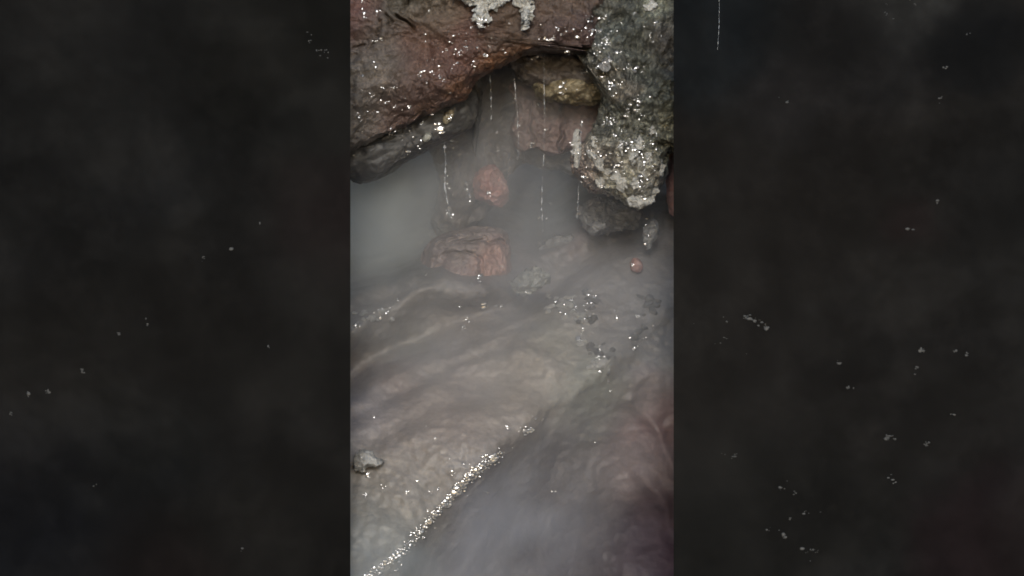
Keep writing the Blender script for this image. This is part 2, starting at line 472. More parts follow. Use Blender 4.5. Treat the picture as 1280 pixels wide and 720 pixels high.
G = 0.0068
wall_l = side_wall(-1, "panel_wall", "broad near-black made-up wall standing in for the darkened left side panel, with a faint diagonal ledge and few specks",
    [(0, 350, 330, 160, 16, -0.03), (0, 690, 440, 520, 16, -0.025)],
    [(120, 150, 120, (G, G, G)), (410, 268, 34, (0.01010, 0.00763, 0.00747)), (150, 420, 110, (0.00733, 0.00682, 0.00636)), (180, 580, 60, (0.00311, 0.00365, 0.00389)), (330, 600, 70, (0.00733, 0.00682, 0.00636)), (200, 710, 40, (0.00733, 0.00555, 0.00543)), (60, 620, 60, (0.00409, 0.00429, 0.00543)), (330, 90, 60, (0.00506, 0.00492, 0.00435))])
wall_r = side_wall(1, "panel_wall", "near-black made-up wall standing in for the darkened right side panel, with a paler patch along its top edge",
    [(842, 250, 1100, 120, 16, -0.025), (1080, 720, 1280, 560, 16, -0.03)],
    [(900, 60, 40, (0.00571, 0.00713, 0.00837)), (1130, 4, 26, (0.01894, 0.01907, 0.01868)), (980, 120, 30, (0.01497, 0.01409, 0.01425)), (1060, 60, 40, (0.00880, 0.00856, 0.00868)), (1000, 300, 100, (0.00880, 0.00792, 0.00729)), (1138, 280, 18, (0.01263, 0.00837, 0.00843)), (1100, 420, 80, (0.00847, 0.00792, 0.00760)), (880, 400, 34, (0.01335, 0.01251, 0.01162)), (1240, 690, 40, (0.00902, 0.00632, 0.00671)), (980, 660, 60, (0.00766, 0.00745, 0.00698)), (1240, 300, 60, (0.00766, 0.00745, 0.00729)), (1200, 60, 24, (0.00457, 0.00476, 0.00512))])

# ------------------------------------------------------------------ overhang and hanging rocks
RED = (0.125, 0.068, 0.048); TAN = (0.23, 0.205, 0.175); ORG = (0.2, 0.095, 0.045); MAR = (0.12, 0.06, 0.051)
over = rock("overhanging_rock",
    [(395, -60), (395, 200), (432, 190), (455, 182), (476, 174), (500, 161), (530, 147), (562, 134), (584, 122), (592, 104), (612, 92), (640, 76), (662, 68), (690, 65), (716, 62), (738, 70), (748, 40), (748, -60), (560, -75)],
    6.42, 0.13, 0.5, M_red, amp=0.026, freq=13, rim=0.006, nth=900, nr=110, crust=0.004, cfreq=110, center=(540, 45), power=5.0, lean=-0.1,
    cracks=[([(498, 26), (510, 33), (519, 46)], 1.5, 0.03), ([(516, -5), (512, 10), (506, 22)], 1.3, 0.025), ([(484, 24), (493, 31), (490, 36)], 1.5, 0.02), ([(478, 34), (475, 50)], 1.4, 0.018), ([(472, 56), (466, 66)], 1.1, 0.012), ([(446, 66), (458, 61)], 1.0, 0.01), ([(663, 8), (661, 28), (655, 44)], 1.6, 0.025)],
    mineral=[(450, 30, 20, MAR), (450, 80, 24, TAN), (470, 60, 18, (0.1160, 0.1015, 0.0812)), (452, 140, 20, (0.1450, 0.1247, 0.1073)), (500, 15, 22, (0.0986, 0.0870, 0.0667)), (500, 90, 26, (0.1102, 0.0754, 0.0638)), (540, 60, 24, RED), (580, 60, 22, MAR), (550, 110, 22, (0.0986, 0.0609, 0.0493)), (500, 130, 22, (0.1044, 0.0667, 0.0551)), (545, 25, 18, (0.1102, 0.0870, 0.0638)), (610, 85, 9, ORG), (640, 74, 9, ORG), (580, 115, 8, ORG), (540, 138, 8, (0.1276, 0.0754, 0.0493)), (620, 50, 26, (0.0841, 0.0580, 0.0406)), (665, 40, 20, (0.0870, 0.0609, 0.0493)), (690, 20, 14, (0.1044, 0.0725, 0.0551)), (700, 50, 16, (0.0754, 0.0464, 0.0406))])
tag(over, "rough red-brown overhanging rock with a tan left side and orange lower lip", "rock")
for pl, c_, lb in [
    ([(556, -24), (572, -3), (588, 3), (594, 14), (595, 26), (603, 30), (609, 25), (612, 15), (621, 8), (632, 2), (636, -24)], (602, 2), "ragged white mineral crust lobe on the rock's top edge"),
    ([(634, -20), (646, 0), (653, 10), (655, 24), (651, 37), (655, 39), (661, 30), (664, 16), (662, 2), (666, -20)], (657, 6), "curved strip of pale crust beside a crack in the rock's top edge")]:
    wc = rock("mineral_crust", pl, 6.265, 0.010, 0.12, M_white, amp=0.014, freq=34, rim=0.011, nth=320, nr=30, crust=0.006, cfreq=90, center=c_, parent=over)
    wc["label"] = lb
# cracks: thin wedges of dark mud pressed into the face
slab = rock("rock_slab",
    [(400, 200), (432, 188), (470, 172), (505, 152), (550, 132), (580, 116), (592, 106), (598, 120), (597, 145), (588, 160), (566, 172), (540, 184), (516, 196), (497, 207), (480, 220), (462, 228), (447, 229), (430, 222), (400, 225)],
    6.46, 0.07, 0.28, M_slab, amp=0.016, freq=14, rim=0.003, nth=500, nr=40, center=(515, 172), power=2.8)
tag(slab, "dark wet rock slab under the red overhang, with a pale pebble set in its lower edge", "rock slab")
pb = rock("pebble", [(528, 172), (532, 166), (538, 166), (540, 171), (536, 176), (530, 177)], 6.385, 0.008, 0.012, M_pale, amp=0.002, freq=60, rim=0.001, nth=40, nr=8)
tag(pb, "small pale pebble stuck in the lower edge of the dark slab under the overhang", "pebble")
yc = rock("pebble", [(553, 150), (556, 142), (564, 137), (568, 141), (564, 150), (557, 155)], 6.392, 0.008, 0.012, M_moss, amp=0.004, freq=60, rim=0.002, nth=60, nr=8, crust=0.005, cfreq=180)
tag(yc, "knobbly yellowish pebble near the right end of the dark slab under the overhang", "pebble")

shade_strip_rock = rock("shade_strip", [(590, 70), (604, 80), (603, 112), (601, 140), (598, 172), (594, 196), (590, 176), (592, 150), (588, 125)], 6.58, 0.03, 0.1, M_slab, amp=0.014, freq=22, rim=0.005, nth=200, nr=24, center=(596, 125))  # dark strip put in where there is only shade
tag(shade_strip_rock, "thin dark strip standing in for the shadow right of the overhang's slab", "shade strip")
drip_rock = rock("drip_rock", [(500, 60), (590, 30), (690, 30), (700, 110), (676, 190), (640, 214), (612, 262), (570, 305), (542, 280), (548, 220), (520, 150)], 6.68, 0.05, 0.2, M_brown, amp=0.035, freq=12, nth=420, nr=50, rim=0.006, crust=0.004, cfreq=40)
tag(drip_rock, "uneven brown rock face behind the drips, above the pink broken block", "rock")

crust_rock = rock("crusted_rock",
    [(706, -60), (708, 20), (712, 62), (745, 108), (750, 134), (742, 160), (728, 182), (714, 196), (717, 214), (730, 232), (742, 240), (764, 244), (778, 252), (790, 259), (803, 258), (812, 252), (822, 240), (829, 224), (832, 200), (842, 186), (880, 180), (880, -60)],
    6.50, 0.17, 0.42, M_crust, amp=0.04, freq=16, rim=0.007, nth=900, nr=110, crust=0.017, cfreq=62, center=(785, 165), power=3.6, lean=-0.06,
    mineral=[(730, 30, 26, (0.085, 0.08, 0.07)), (770, 60, 26, (0.095, 0.1, 0.09)), (755, 40, 16, (0.1, 0.115, 0.11)), (810, 50, 28, (0.065, 0.068, 0.058)), (820, 15, 10, (0.24, 0.25, 0.21)), (830, 60, 14, (0.09, 0.072, 0.065)), (755, 80, 12, (0.16, 0.14, 0.12)), (735, 98, 8, (0.22, 0.17, 0.12)), (775, 104, 9, (0.2, 0.165, 0.14)), (790, 120, 26, (0.085, 0.088, 0.075)), (770, 150, 18, (0.15, 0.15, 0.135)), (800, 165, 18, (0.2, 0.2, 0.175)), (825, 165, 12, (0.19, 0.18, 0.13)), (760, 195, 16, (0.28, 0.25, 0.225)), (735, 210, 14, (0.28, 0.22, 0.2)), (795, 215, 16, (0.3, 0.285, 0.25)), (778, 225, 10, (0.34, 0.33, 0.27)), (815, 235, 12, (0.26, 0.24, 0.21))])
tag(crust_rock, "dark green-grey rock crusted with pale minerals, hanging at the upper right", "rock")
CT = BVHTree.FromPolygons([v.co + crust_rock.location for v in crust_rock.data.vertices], [tuple(p.vertices) for p in crust_rock.data.polygons])
def crust_patch(poly, Y, label, mat=M_white, **kw):
    c = np.array(poly, float).mean(0)
    dirv = (at(c[0], c[1], 1.0) - Vector((0, 0, CAMZ))).normalized()
    h = CT.ray_cast(Vector((0, 0, CAMZ)), dirv)[0]
    if h is not None:
        Y = h.y + 0.001
    o = rock("mineral_crust", poly, Y, 0.007, 0.03, mat, amp=0.010, freq=30, rim=0.007, nth=140, nr=16, crust=0.008, cfreq=110, parent=crust_rock, **kw)
    if label:
        o["label"] = label
crust_patch([(769, 206), (776, 214), (785, 220), (786, 230), (778, 236), (780, 242), (772, 234), (766, 224), (765, 212)], 6.36, "thick white crust patch near the rock's lower tip")
crust_patch([(733, 186), (742, 192), (752, 198), (754, 208), (750, 213), (744, 204), (736, 196)], 6.39, "white crust streak on the rock's lower left")
crust_patch([(719, 165), (724, 168), (724, 200), (722, 208), (718, 206), (718, 185)], 6.43, "narrow white crust strip on the rock's left edge")
crust_patch([(784, 250), (796, 244), (810, 240), (820, 238), (818, 248), (806, 258), (794, 258)], 6.42, "pale crust lip along the rock's lowest edge")
crust_patch([(803, 4), (818, 0), (822, 8), (814, 14), (806, 12)], 6.37, "pale greenish crust patch at the rock's top")
crust_patch([(750, 78), (762, 68), (764, 80), (757, 88), (748, 86)], 6.335, "grey pointed crust chip in the rock's middle", M_grey)

for cx, cy, w, h_ in [(790, 192, 4, 12), (800, 178, 3, 9), (812, 196, 4, 10), (806, 214, 3, 9), (760, 216, 4, 9), (752, 228, 5, 5), (826, 206, 3, 10), (794, 230, 6, 5), (776, 182, 3, 8), (815, 165, 4, 6), (742, 178, 3, 7), (798, 206, 2.5, 8)]:
    pl = []
    for k_ in range(9):
        a_ = k_ * 2 * math.pi / 9; q_ = random.uniform(.55, 1.35)
        pl.append((cx + math.cos(a_) * w * q_, cy + math.sin(a_) * h_ * q_))
    crust_patch(pl, 6.4, None)
brow = rock("brow_rock", [(634, 74), (660, 60), (706, 54), (740, 76), (752, 108), (700, 116), (668, 108), (648, 98)], 6.49, 0.07, 0.2, M_brown, amp=0.02, freq=16, nth=220, nr=26, crust=0.006, cfreq=70)
tag(brow, "dark brown rock tucked under the right end of the overhang", "rock")
moss = rock("ochre_rock", [(664, 100), (672, 94), (690, 98), (716, 94), (746, 102), (762, 118), (744, 130), (712, 130), (690, 126), (672, 120)], 6.50, 0.07, 0.2, M_moss, amp=0.018, freq=20, nth=240, nr=28, crust=0.012, cfreq=60)
tag(moss, "knobbly yellow-brown crusted rock just above the dull red clay block", "rock")
clay = rock("clay_block", [(636, 108), (660, 104), (742, 112), (758, 136), (756, 176), (740, 190), (716, 186), (694, 195), (668, 186), (650, 190), (638, 164), (644, 136)], 6.60, 0.05, 0.3, M_clay, amp=0.022, freq=12, rim=0.005, nth=360, nr=50, power=6, crust=0.004, cfreq=45, strata=0.0015,
    cracks=[([(700, 120), (706, 150), (700, 190)], 2.0, 0.015), ([(664, 128), (660, 160), (668, 184)], 1.6, 0.012)])
tag(clay, "dull red clay block behind the drips, left of the crusted rock", "rock")
under = rock("grey_rock", [(652, 178), (700, 184), (730, 196), (730, 224), (704, 214), (676, 210), (656, 200)], 6.68, 0.05, 0.2, M_grey, amp=0.014, freq=16, nth=160, nr=20)
tag(under, "grey rock directly below the dull red clay block", "rock")

orange = rock("orange_rock", [(832, 196), (840, 188), (875, 190), (875, 275), (842, 270), (834, 240)], 6.55, 0.05, 0.2, M_pink, amp=0.012, freq=14, nth=140, nr=18)
tag(orange, "dull orange rock squeezed between the crusted rock and the right wall", "rock")

# ------------------------------------------------------------------ stones on the bank
red_stone = rock("red_stone", [(592, 222), (600, 212), (614, 206), (624, 212), (632, 226), (637, 242), (632, 255), (620, 259), (606, 252), (594, 248)], 6.62, 0.045, 0.1, M_pink, amp=0.016, freq=30, rim=0.003, nth=160, nr=24, crust=0.008, cfreq=60)
tag(red_stone, "small rounded red stone knob standing above the pink broken block", "stone")
block = rock("broken_block", [(528, 318), (542, 298), (568, 288), (600, 283), (627, 287), (636, 300), (638, 324), (636, 345), (610, 366), (566, 370), (530, 356)], 6.56, 0.10, 0.22, M_block, amp=0.022, freq=15, rim=0.003, nth=360, nr=50, power=2.3, strata=0.0, lean=0.3, center=(590, 322),
    cracks=[([(575, 305), (606, 301), (636, 305)], 3.0, 0.02), ([(548, 306), (580, 296)], 2.5, 0.012), ([(560, 318), (585, 316), (600, 324), (602, 346)], 2.2, 0.012)],
    mineral=[(612, 325, 17, (0.33, 0.19, 0.15)), (585, 296, 16, (0.22, 0.185, 0.17)), (620, 294, 10, (0.24, 0.205, 0.195)), (556, 330, 18, (0.22, 0.175, 0.16)), (580, 345, 14, (0.24, 0.17, 0.155)), (585, 318, 9, (0.19, 0.16, 0.145))])
tag(block, "pink broken rock block with a layered top, above the diagonal groove", "rock")
pale = rock("pale_stone", [(640, 358), (646, 346), (658, 338), (672, 336), (682, 342), (686, 350), (676, 358), (664, 366), (650, 369)], 6.435, 0.03, 0.06, M_pale, amp=0.018, freq=34, rim=0.007, nth=140, nr=20, crust=0.008, cfreq=80)
tag(pale, "pale greenish crusty stone right of the pink broken block", "stone")
lump = rock("grey_boulder", [(720, 266), (734, 254), (756, 248), (782, 254), (800, 264), (796, 282), (776, 288), (752, 292), (732, 286)], 6.63, 0.05, 0.15, M_grey, amp=0.028, freq=18, rim=0.007, nth=200, nr=26, crust=0.004, cfreq=50)
tag(lump, "rounded grey boulder below the crusted rock's hanging tip", "boulder")
lump2 = rock("grey_stone", [(736, 286), (742, 276), (752, 279), (760, 277), (757, 288), (746, 292), (740, 294)], 6.55, 0.02, 0.05, M_grey, amp=0.014, freq=44, rim=0.006, nth=100, nr=14)
tag(lump2, "small rough stone against the front foot of the rounded grey boulder", "stone")
lump3 = rock("grey_stone", [(672, 312), (682, 300), (698, 294), (716, 298), (712, 310), (696, 322), (680, 326)], 6.66, 0.03, 0.12, M_grey, amp=0.02, freq=24, rim=0.007, nth=100, nr=14)
tag(lump3, "grey stone at the bottom of the dark recess, left of the rounded boulder", "stone")
tip = rock("hanging_stone", [(803, 292), (808, 280), (816, 272), (822, 282), (820, 296), (815, 306), (811, 312), (806, 304)], 6.50, 0.02, 0.06, M_grey, amp=0.01, freq=36, rim=0.003, nth=120, nr=16, crust=0.01, cfreq=90)
tag(tip, "small blue-grey pointed stone under the crusted rock's tip, by the right wall", "stone")
pinkp = rock("pink_pebble", [(788, 328), (794, 322), (801, 326), (804, 334), (799, 341), (789, 338)], 6.49, 0.016, 0.03, M_pink, amp=0.004, freq=50, rim=0.001, nth=60, nr=10)
tag(pinkp, "small pink pebble alone on the grey mud at the right", "pebble")
flat = rock("pale_stone", [(441, 578), (446, 567), (454, 563), (462, 565), (470, 571), (480, 576), (472, 582), (460, 583), (452, 590), (444, 584)], 6.145, 0.022, 0.05, M_flat, amp=0.012, freq=36, rim=0.005, nth=120, nr=16)
tag(flat, "flat pale stone lying on the mud at the left wall's foot", "stone")
redb = rock("red_boulder", [(802, 480), (818, 460), (842, 438), (890, 420), (890, 620), (850, 590), (832, 548), (814, 512)], 6.45, 0.05, 0.15, M_red, amp=0.016, freq=12, rim=0.003, nth=240, nr=34,
            mineral=[(810, 480, 14, (0.19, 0.17, 0.155)), (840, 465, 20, (0.22, 0.14, 0.132)), (838, 520, 18, (0.17, 0.1, 0.095)), (820, 505, 12, (0.18, 0.145, 0.135)), (850, 570, 20, (0.12, 0.07, 0.068))])
tag(redb, "dusky red boulder beside the right wall, above the dark hollow", "boulder")

# ------------------------------------------------------------------ surfaces gathered for placing small things
dg = bpy.context.evaluated_depsgraph_get()
def world_tree():
    V, F = [], []
    for o in col.objects:
        if o.type != 'MESH':
            continue
        off = len(V)
        base = o.location + (o.parent.location if o.parent else Vector())
        V += [v.co + base for v in o.data.vertices]
        F += [tuple(off + i for i in p.vertices) for p in o.data.polygons]
    return BVHTree.FromPolygons(V, F)
TREE = world_tree()
CAM = Vector((0, 0, CAMZ))
def hit(px, py):
    d = at(px, py, 1.0) - CAM
    d.normalize()
    loc, nrm, idx, dist = TREE.ray_cast(CAM, d)
    if loc is None:
        return None, None
    if nrm.dot(d) > 0:
        nrm = -nrm
    return loc, nrm

# rubble strip of clods across the bank
clod_protos = []
def clod_mesh(seed, mat):
    bm = bmesh.new()
    bmesh.ops.create_icosphere(bm, subdivisions=3, radius=1)
    s = Vector((seed * 3.1, seed * 1.7, seed))
    for v in bm.verts:
        n = v.co.normalized()
        v.co = n * (1 + 0.38 * noise.fractal(n * 1.4 + s, 0.8, 2, 4)); v.co.z *= 0.7
    me = bpy.data.meshes.new("mud_clod"); bm.to_mesh(me); bm.free(); smooth(me); me.materials.append(mat)
    return me
for s in range(4):
    clod_protos.append((clod_mesh(s + 1, M_chalk), clod_mesh(s + 7, M_grey)))
def clods(spots, label, group, kind=0):
    for (px, py, r) in spots:
        loc, n = hit(px, py)
        if loc is None or not 441 < px < 839:
            continue
        o = bpy.data.objects.new("mud_clod", random.choice(clod_protos)[kind]); col.objects.link(o)
        o.location = loc - n * r * 0.0003
        o.rotation_euler = (random.uniform(-.4, .9), random.uniform(-.5, .5), random.uniform(0, 6.28))
        k = r * 0.0021
        o.scale = (k * random.uniform(.8, 1.3), k * random.uniform(.8, 1.2), k * random.uniform(.7, 1))
        tag(o, label, "mud clod", group)
def scatter(table):
    return [(random.gauss(cx, sx), random.gauss(cy, sy), random.uniform(r0, r1)) for (cx, cy, sx, sy, n, r0, r1) in table for _ in range(n)]
clods(scatter([(704, 375, 10, 5, 12, 1.5, 4), (712, 388, 11, 4, 12, 1.5, 4.5), (724, 396, 6, 3, 6, 1.5, 3.5), (746, 455, 4, 4, 8, 1.5, 5), (729, 428, 5, 2, 4, 1, 3)]),
      "small chalky pale clod in the rubble strip running down the middle of the mud bank", "pale clods in the rubble strip on the mud bank")
clods(scatter([(738, 374, 7, 5, 8, 1.5, 4), (730, 400, 9, 7, 8, 1.5, 4), (744, 432, 9, 6, 7, 1.5, 4), (757, 447, 5, 8, 5, 1.5, 3)]),
      "small dark wet clod in the rubble strip running down the middle of the mud bank", "dark clods in the rubble strip on the mud bank", 1)
clods([(random.gauss(812, 12), random.gauss(383, 6), random.uniform(2, 4.5)) for _ in range(9)] + [(random.gauss(796, 9), random.gauss(418, 7), random.uniform(1.5, 3.5)) for _ in range(7)],
      "small dark wet clod among those on the mud by the right wall", "clods on the mud by the right wall", 1)
clods([(random.gauss(460, 16), random.gauss(398, 9), random.uniform(1.5, 4)) for _ in range(9)],
      "small wet clod on the low mud ridge by the left wall", "clods on the mud ridge by the left wall")

# ------------------------------------------------------------------ water streams falling from the lips
def stream(pts_, Y, r, label, beads=0):
    """thin falling thread of water with swellings"""
    path = [at(x, y, Y) for x, y in pts_]
    n = 60
    seg = len(path) - 1
    V, F = [], []
    S_ = random.uniform(0, 50)
    for i in range(n + 1):
        t = i / n * seg; k = min(int(t), seg - 1); p = path[k].lerp(path[k + 1], t - k)
        rr = r * (0.10 + 1.7 * max(0, noise.noise(Vector((S_, i * 0.22, 0)))) + 0.5 * max(0, noise.noise(Vector((S_, i * 0.9, 4)))))
        if i == 0 or i == n: rr *= 0.2
        p = p + Vector((noise.noise(Vector((S_, i * .2, 9))) * r * .5, noise.noise(Vector((S_, i * .2, 19))) * r * .5, 0))
        for q in range(8):
            a = q * math.pi / 4
            V.append(p + Vector((math.cos(a) * rr, math.sin(a) * rr, 0)))
    for i in range(n):
        for q in range(8):
            F.append((i * 8 + q, i * 8 + (q + 1) % 8, (i + 1) * 8 + (q + 1) % 8, (i + 1) * 8 + q))
    F.append(tuple(range(8))); F.append(tuple(n * 8 + q for q in reversed(range(8))))
    loc = path[0].copy()
    me = bpy.data.meshes.new("water_stream"); me.from_pydata([v - loc for v in V], [], F); me.update(); smooth(me)
    o = link("water_stream", me, M_stream, None, loc)
    tag(o, label, "water stream", "threads of water dripping off the rocks")
    return o
PXM = 0.0025
stream([(555, 176), (557, 200), (556, 235), (563, 272)], 6.42, 0.9 * PXM, "leftmost thread of dripping water, falling off the right end of the dark slab")
stream([(582, 226), (585, 236), (588, 250)], 6.5, 0.8 * PXM, "short thread of dripping water ending left of the small red stone knob")
stream([(613, 94), (614, 130), (614, 150)], 6.45, 0.5 * PXM, "fine thread of water under the overhang's lip, right of the thin dark shade strip")
stream([(641, 80), (645, 120), (647, 150), (648, 178), (647, 200)], 6.44, 0.75 * PXM, "long bright thread of water along the left edge of the red clay block")
stream([(680, 68), (680, 110), (681, 150), (679, 215)], 6.40, 0.55 * PXM, "long fine thread of water falling in front of the red clay block's middle")
stream([(727, 154), (726, 175), (724, 205)], 6.36, 0.6 * PXM, "short thread of water at the right end of the red clay block")
stream([(723, 232), (723, 250), (721, 272)], 6.40, 0.8 * PXM, "short pale thread of water dropping off the crusted rock's lower left corner")
stream([(678, 220), (677, 260), (679, 290)], 6.5, 0.45 * PXM, "faint thread of water crossing the dark recess")
stream([(636, 190), (636, 215), (635, 222)], 6.5, 0.45 * PXM, "tiny thread of water just above and right of the small red stone knob")
stream([(899, -10), (899, 30), (897, 62)], 5.93, 0.35 * PXM, "made-up thread copying a dim streak at the top of the right side panel")  # added for a dim streak in the blurred side panel

# ------------------------------------------------------------------ flat droplets shaped and tilted sunward to make the wet glints
half = (to_sun + Vector((0, -1, 0))).normalized()
dv, df = [], []
ico = bmesh.new(); bmesh.ops.create_icosphere(ico, subdivisions=2, radius=1)
IV = [v.co.copy() for v in ico.verts]; IF = [tuple(v.index for v in f.verts) for f in ico.faces]; ico.free()
def droplet(px, py, r, settle=0.94, flat=0.16, k=1.3):
    loc, n = hit(px, py)
    if loc is None:
        return
    axis = (n * (1 - settle) + half * settle + Vector((random.gauss(0, .06), random.gauss(0, .06), random.gauss(0, .06)))).normalized()
    q = axis.to_track_quat('Z', 'Y').to_matrix()
    rr = r * k * KU * loc.y
    sx, sy = rr * random.uniform(.55, 2.0), rr * random.uniform(.5, 1.3)
    s = Vector((random.uniform(0, 99), 3, 1))
    off = len(dv)
    for v in IV:
        w = 1 + 0.35 * noise.noise(v * 1.3 + s)
        dv.append(loc + n * rr * 0.25 + q @ Vector((v.x * sx * w, v.y * sy * w, v.z * rr * flat * w)))
    df.extend(tuple(off + i for i in f) for f in IF)
def cluster(cx, cy, sx, sy, ang, n, r0, r1, **kw):
    ca, sa = math.cos(math.radians(ang)), math.sin(math.radians(ang))
    subs = [(random.gauss(0, sx), random.gauss(0, sy)) for _ in range(max(1, n // 5))]
    for _ in range(n):
        if random.random() < 0.75:
            a, b = random.choice(subs); a += random.gauss(0, min(1.6, sx)); b += random.gauss(0, min(1.6, sy))
        else:
            a, b = random.gauss(0, sx), random.gauss(0, sy)
        x, y = cx + a * ca - b * sa, cy + a * sa + b * ca
        if cx < 438 and x > 434 or cx > 842 and x < 846 or 438 < cx < 842 and not 441 < x < 839:
            continue
        droplet(x, y, r0 * 0.8 + (r1 * 1.45 - r0 * 0.8) * random.random() ** 2.6, **kw)
def along(line, n, spread, r0, r1, **kw):
    P_ = np.array(line, float)
    L_ = np.r_[0, np.cumsum(np.hypot(*np.diff(P_, axis=0).T))]
    for _ in range(n):
        t = random.uniform(0, L_[-1])
        x = np.interp(t, L_, P_[:, 0]) + random.gauss(0, spread); y = np.interp(t, L_, P_[:, 1]) + random.gauss(0, spread)
        if x > 441:
            droplet(x, y, random.uniform(r0, r1), **kw)
# glistening rim
along([(460, 722), (490, 700), (510, 680), (540, 645), (565, 620)], 95, 3.2, .5, 1.5)
along([(565, 620), (580, 602), (596, 588), (612, 574), (625, 568)], 130, 3.2, .6, 1.7)
along([(520, 672), (545, 642), (565, 620)], 40, 1.6, 1.0, 2.2)
along([(470, 716), (500, 690), (520, 672)], 20, 2.4, .8, 1.9)
along([(545, 642), (580, 602), (600, 585)], 60, 1.6, 1.2, 2.6)
along([(565, 620), (580, 602), (600, 585), (622, 570)], 60, 2.4, 1.0, 2.4)
along([(455, 725), (500, 690)], 14, 3.0, .8, 1.7)
along([(490, 700), (525, 665)], 30, 6, .4, 1.2)
along([(625, 570), (645, 555), (660, 537)], 6, 5, .4, 1.3)
cluster(660, 537, 4, 3, 0, 26, .5, 1.6)
cluster(632, 526, 8, 6, 0, 6, .4, 1.0); cluster(668, 522, 5, 4, 0, 5, .5, .9)
cluster(470, 590, 14, 12, 0, 12, .6, 1.2); cluster(455, 640, 12, 40, 0, 14, .4, 1.0); cluster(535, 560, 18, 26, 0, 12, .4, 1.0); cluster(575, 590, 14, 10, 0, 16, .4, .9)
cluster(545, 612, 6, 3, 0, 5, .6, 1.1); cluster(505, 530, 30, 20, 0, 6, .4, 1.0)
# mud bank
cluster(446, 408, 3, 2, -25, 6, .8, 1.8); cluster(453, 403, 3, 3, -25, 4, .8, 1.6); cluster(472, 388, 8, 4, -30, 16, .5, 1.2); cluster(500, 372, 5, 4, 0, 5, .5, .9)
cluster(530, 345, 2, 1, 0, 2, .9, 1.3); cluster(600, 352, 2, 4, 0, 7, .5, 1.2); cluster(608, 384, 6, 3, -20, 8, .5, 1.3); cluster(583, 404, 5, 3, 0, 6, .4, .9); cluster(626, 380, 3, 3, 0, 5, .4, .9); cluster(622, 332, 5, 2, 0, 5, .5, .9)
cluster(545, 385, 30, 12, -25, 8, .4, .9); cluster(520, 440, 50, 20, -30, 8, .4, .8)
cluster(705, 380, 14, 6, 20, 24, .4, 1.3); cluster(738, 373, 7, 4, 35, 16, .5, 1.2); cluster(728, 428, 6, 2, 30, 10, .5, 1.2); cluster(747, 440, 8, 5, 40, 16, .4, 1.0); cluster(746, 456, 4, 4, 0, 18, .6, 1.6); cluster(757, 468, 3, 6, 0, 9, .4, 1.0)
cluster(712, 382, 14, 6, 20, 40, .4, 1.2); cluster(738, 380, 8, 6, 35, 24, .4, 1.1); cluster(728, 405, 8, 8, 0, 16, .3, 1.0); cluster(749, 450, 6, 8, 0, 26, .4, 1.3)
along([(520, 672), (560, 626), (600, 585), (622, 570)], 90, 5.5, .4, 1.3)
cluster(802, 388, 3, 5, 0, 7, .5, 1.1); cluster(815, 385, 6, 3, 10, 6, .5, 1.2); cluster(791, 420, 3, 2, 40, 7, .7, 1.5); cluster(802, 423, 4, 2, 20, 5, .6, 1.1); cluster(789, 436, 4, 2, 0, 4, .6, 1.0); cluster(772, 399, 3, 3, 0, 4, .6, 1.3); cluster(770, 387, 4, 1, 20, 4, .5, 1.0); cluster(813, 410, 4, 3, 0, 4, .5, .9)
cluster(760, 500, 30, 20, 0, 6, .4, .9); cluster(700, 620, 60, 50, 0, 6, .3, .7); cluster(606, 616, 4, 2, 0, 2, .6, .9)
cluster(798, 330, 4, 4, 0, 5, .5, 1.0); cluster(806, 275, 4, 10, 0, 8, .4, 1.0); cluster(809, 295, 4, 6, 0, 8, .4, .9)
cluster(680, 265, 16, 14, 0, 8, .4, .7)
# overhang
cluster(560, 70, 28, 26, 30, 52, .3, .85); cluster(580, 50, 14, 18, 60, 32, .3, 1.1); cluster(540, 95, 22, 8, -15, 36, .3, 1.0); cluster(488, 112, 8, 10, 0, 20, .35, 1.0); cluster(500, 128, 14, 6, 0, 18, .4, 1.1); cluster(460, 60, 14, 26, 0, 22, .3, .8); cluster(452, 125, 8, 14, 0, 28, .4, 1.0); cluster(467, 52, 2, 2, 0, 3, .9, 1.5); cluster(610, 60, 14, 16, 0, 22, .3, .85)
cluster(603, 25, 8, 6, -40, 24, .5, 1.2); cluster(680, 45, 10, 16, 0, 26, .35, .9); cluster(705, 55, 8, 12, 0, 26, .4, 1.0); cluster(460, 10, 14, 8, 0, 14, .4, 1.0); cluster(670, 70, 4, 1, 0, 4, .6, 1.2)
# slab
for px_, py_, r_ in [(549, 161, 3.4), (548, 154, 2.0), (551, 165, 2.4), (547, 157, 1.8)]:
    droplet(px_, py_, r_, settle=0.98)
cluster(548, 160, 1.6, 3.5, -12, 10, .9, 2.0, settle=0.98); cluster(560, 142, 4, 5, 0, 10, .5, 1.1); cluster(485, 163, 12, 3, 0, 9, .6, 1.3); cluster(520, 172, 24, 8, -25, 20, .4, 1.0); cluster(495, 195, 14, 4, -30, 8, .5, 1.0); cluster(445, 188, 5, 2, -30, 5, .5, 1.0)
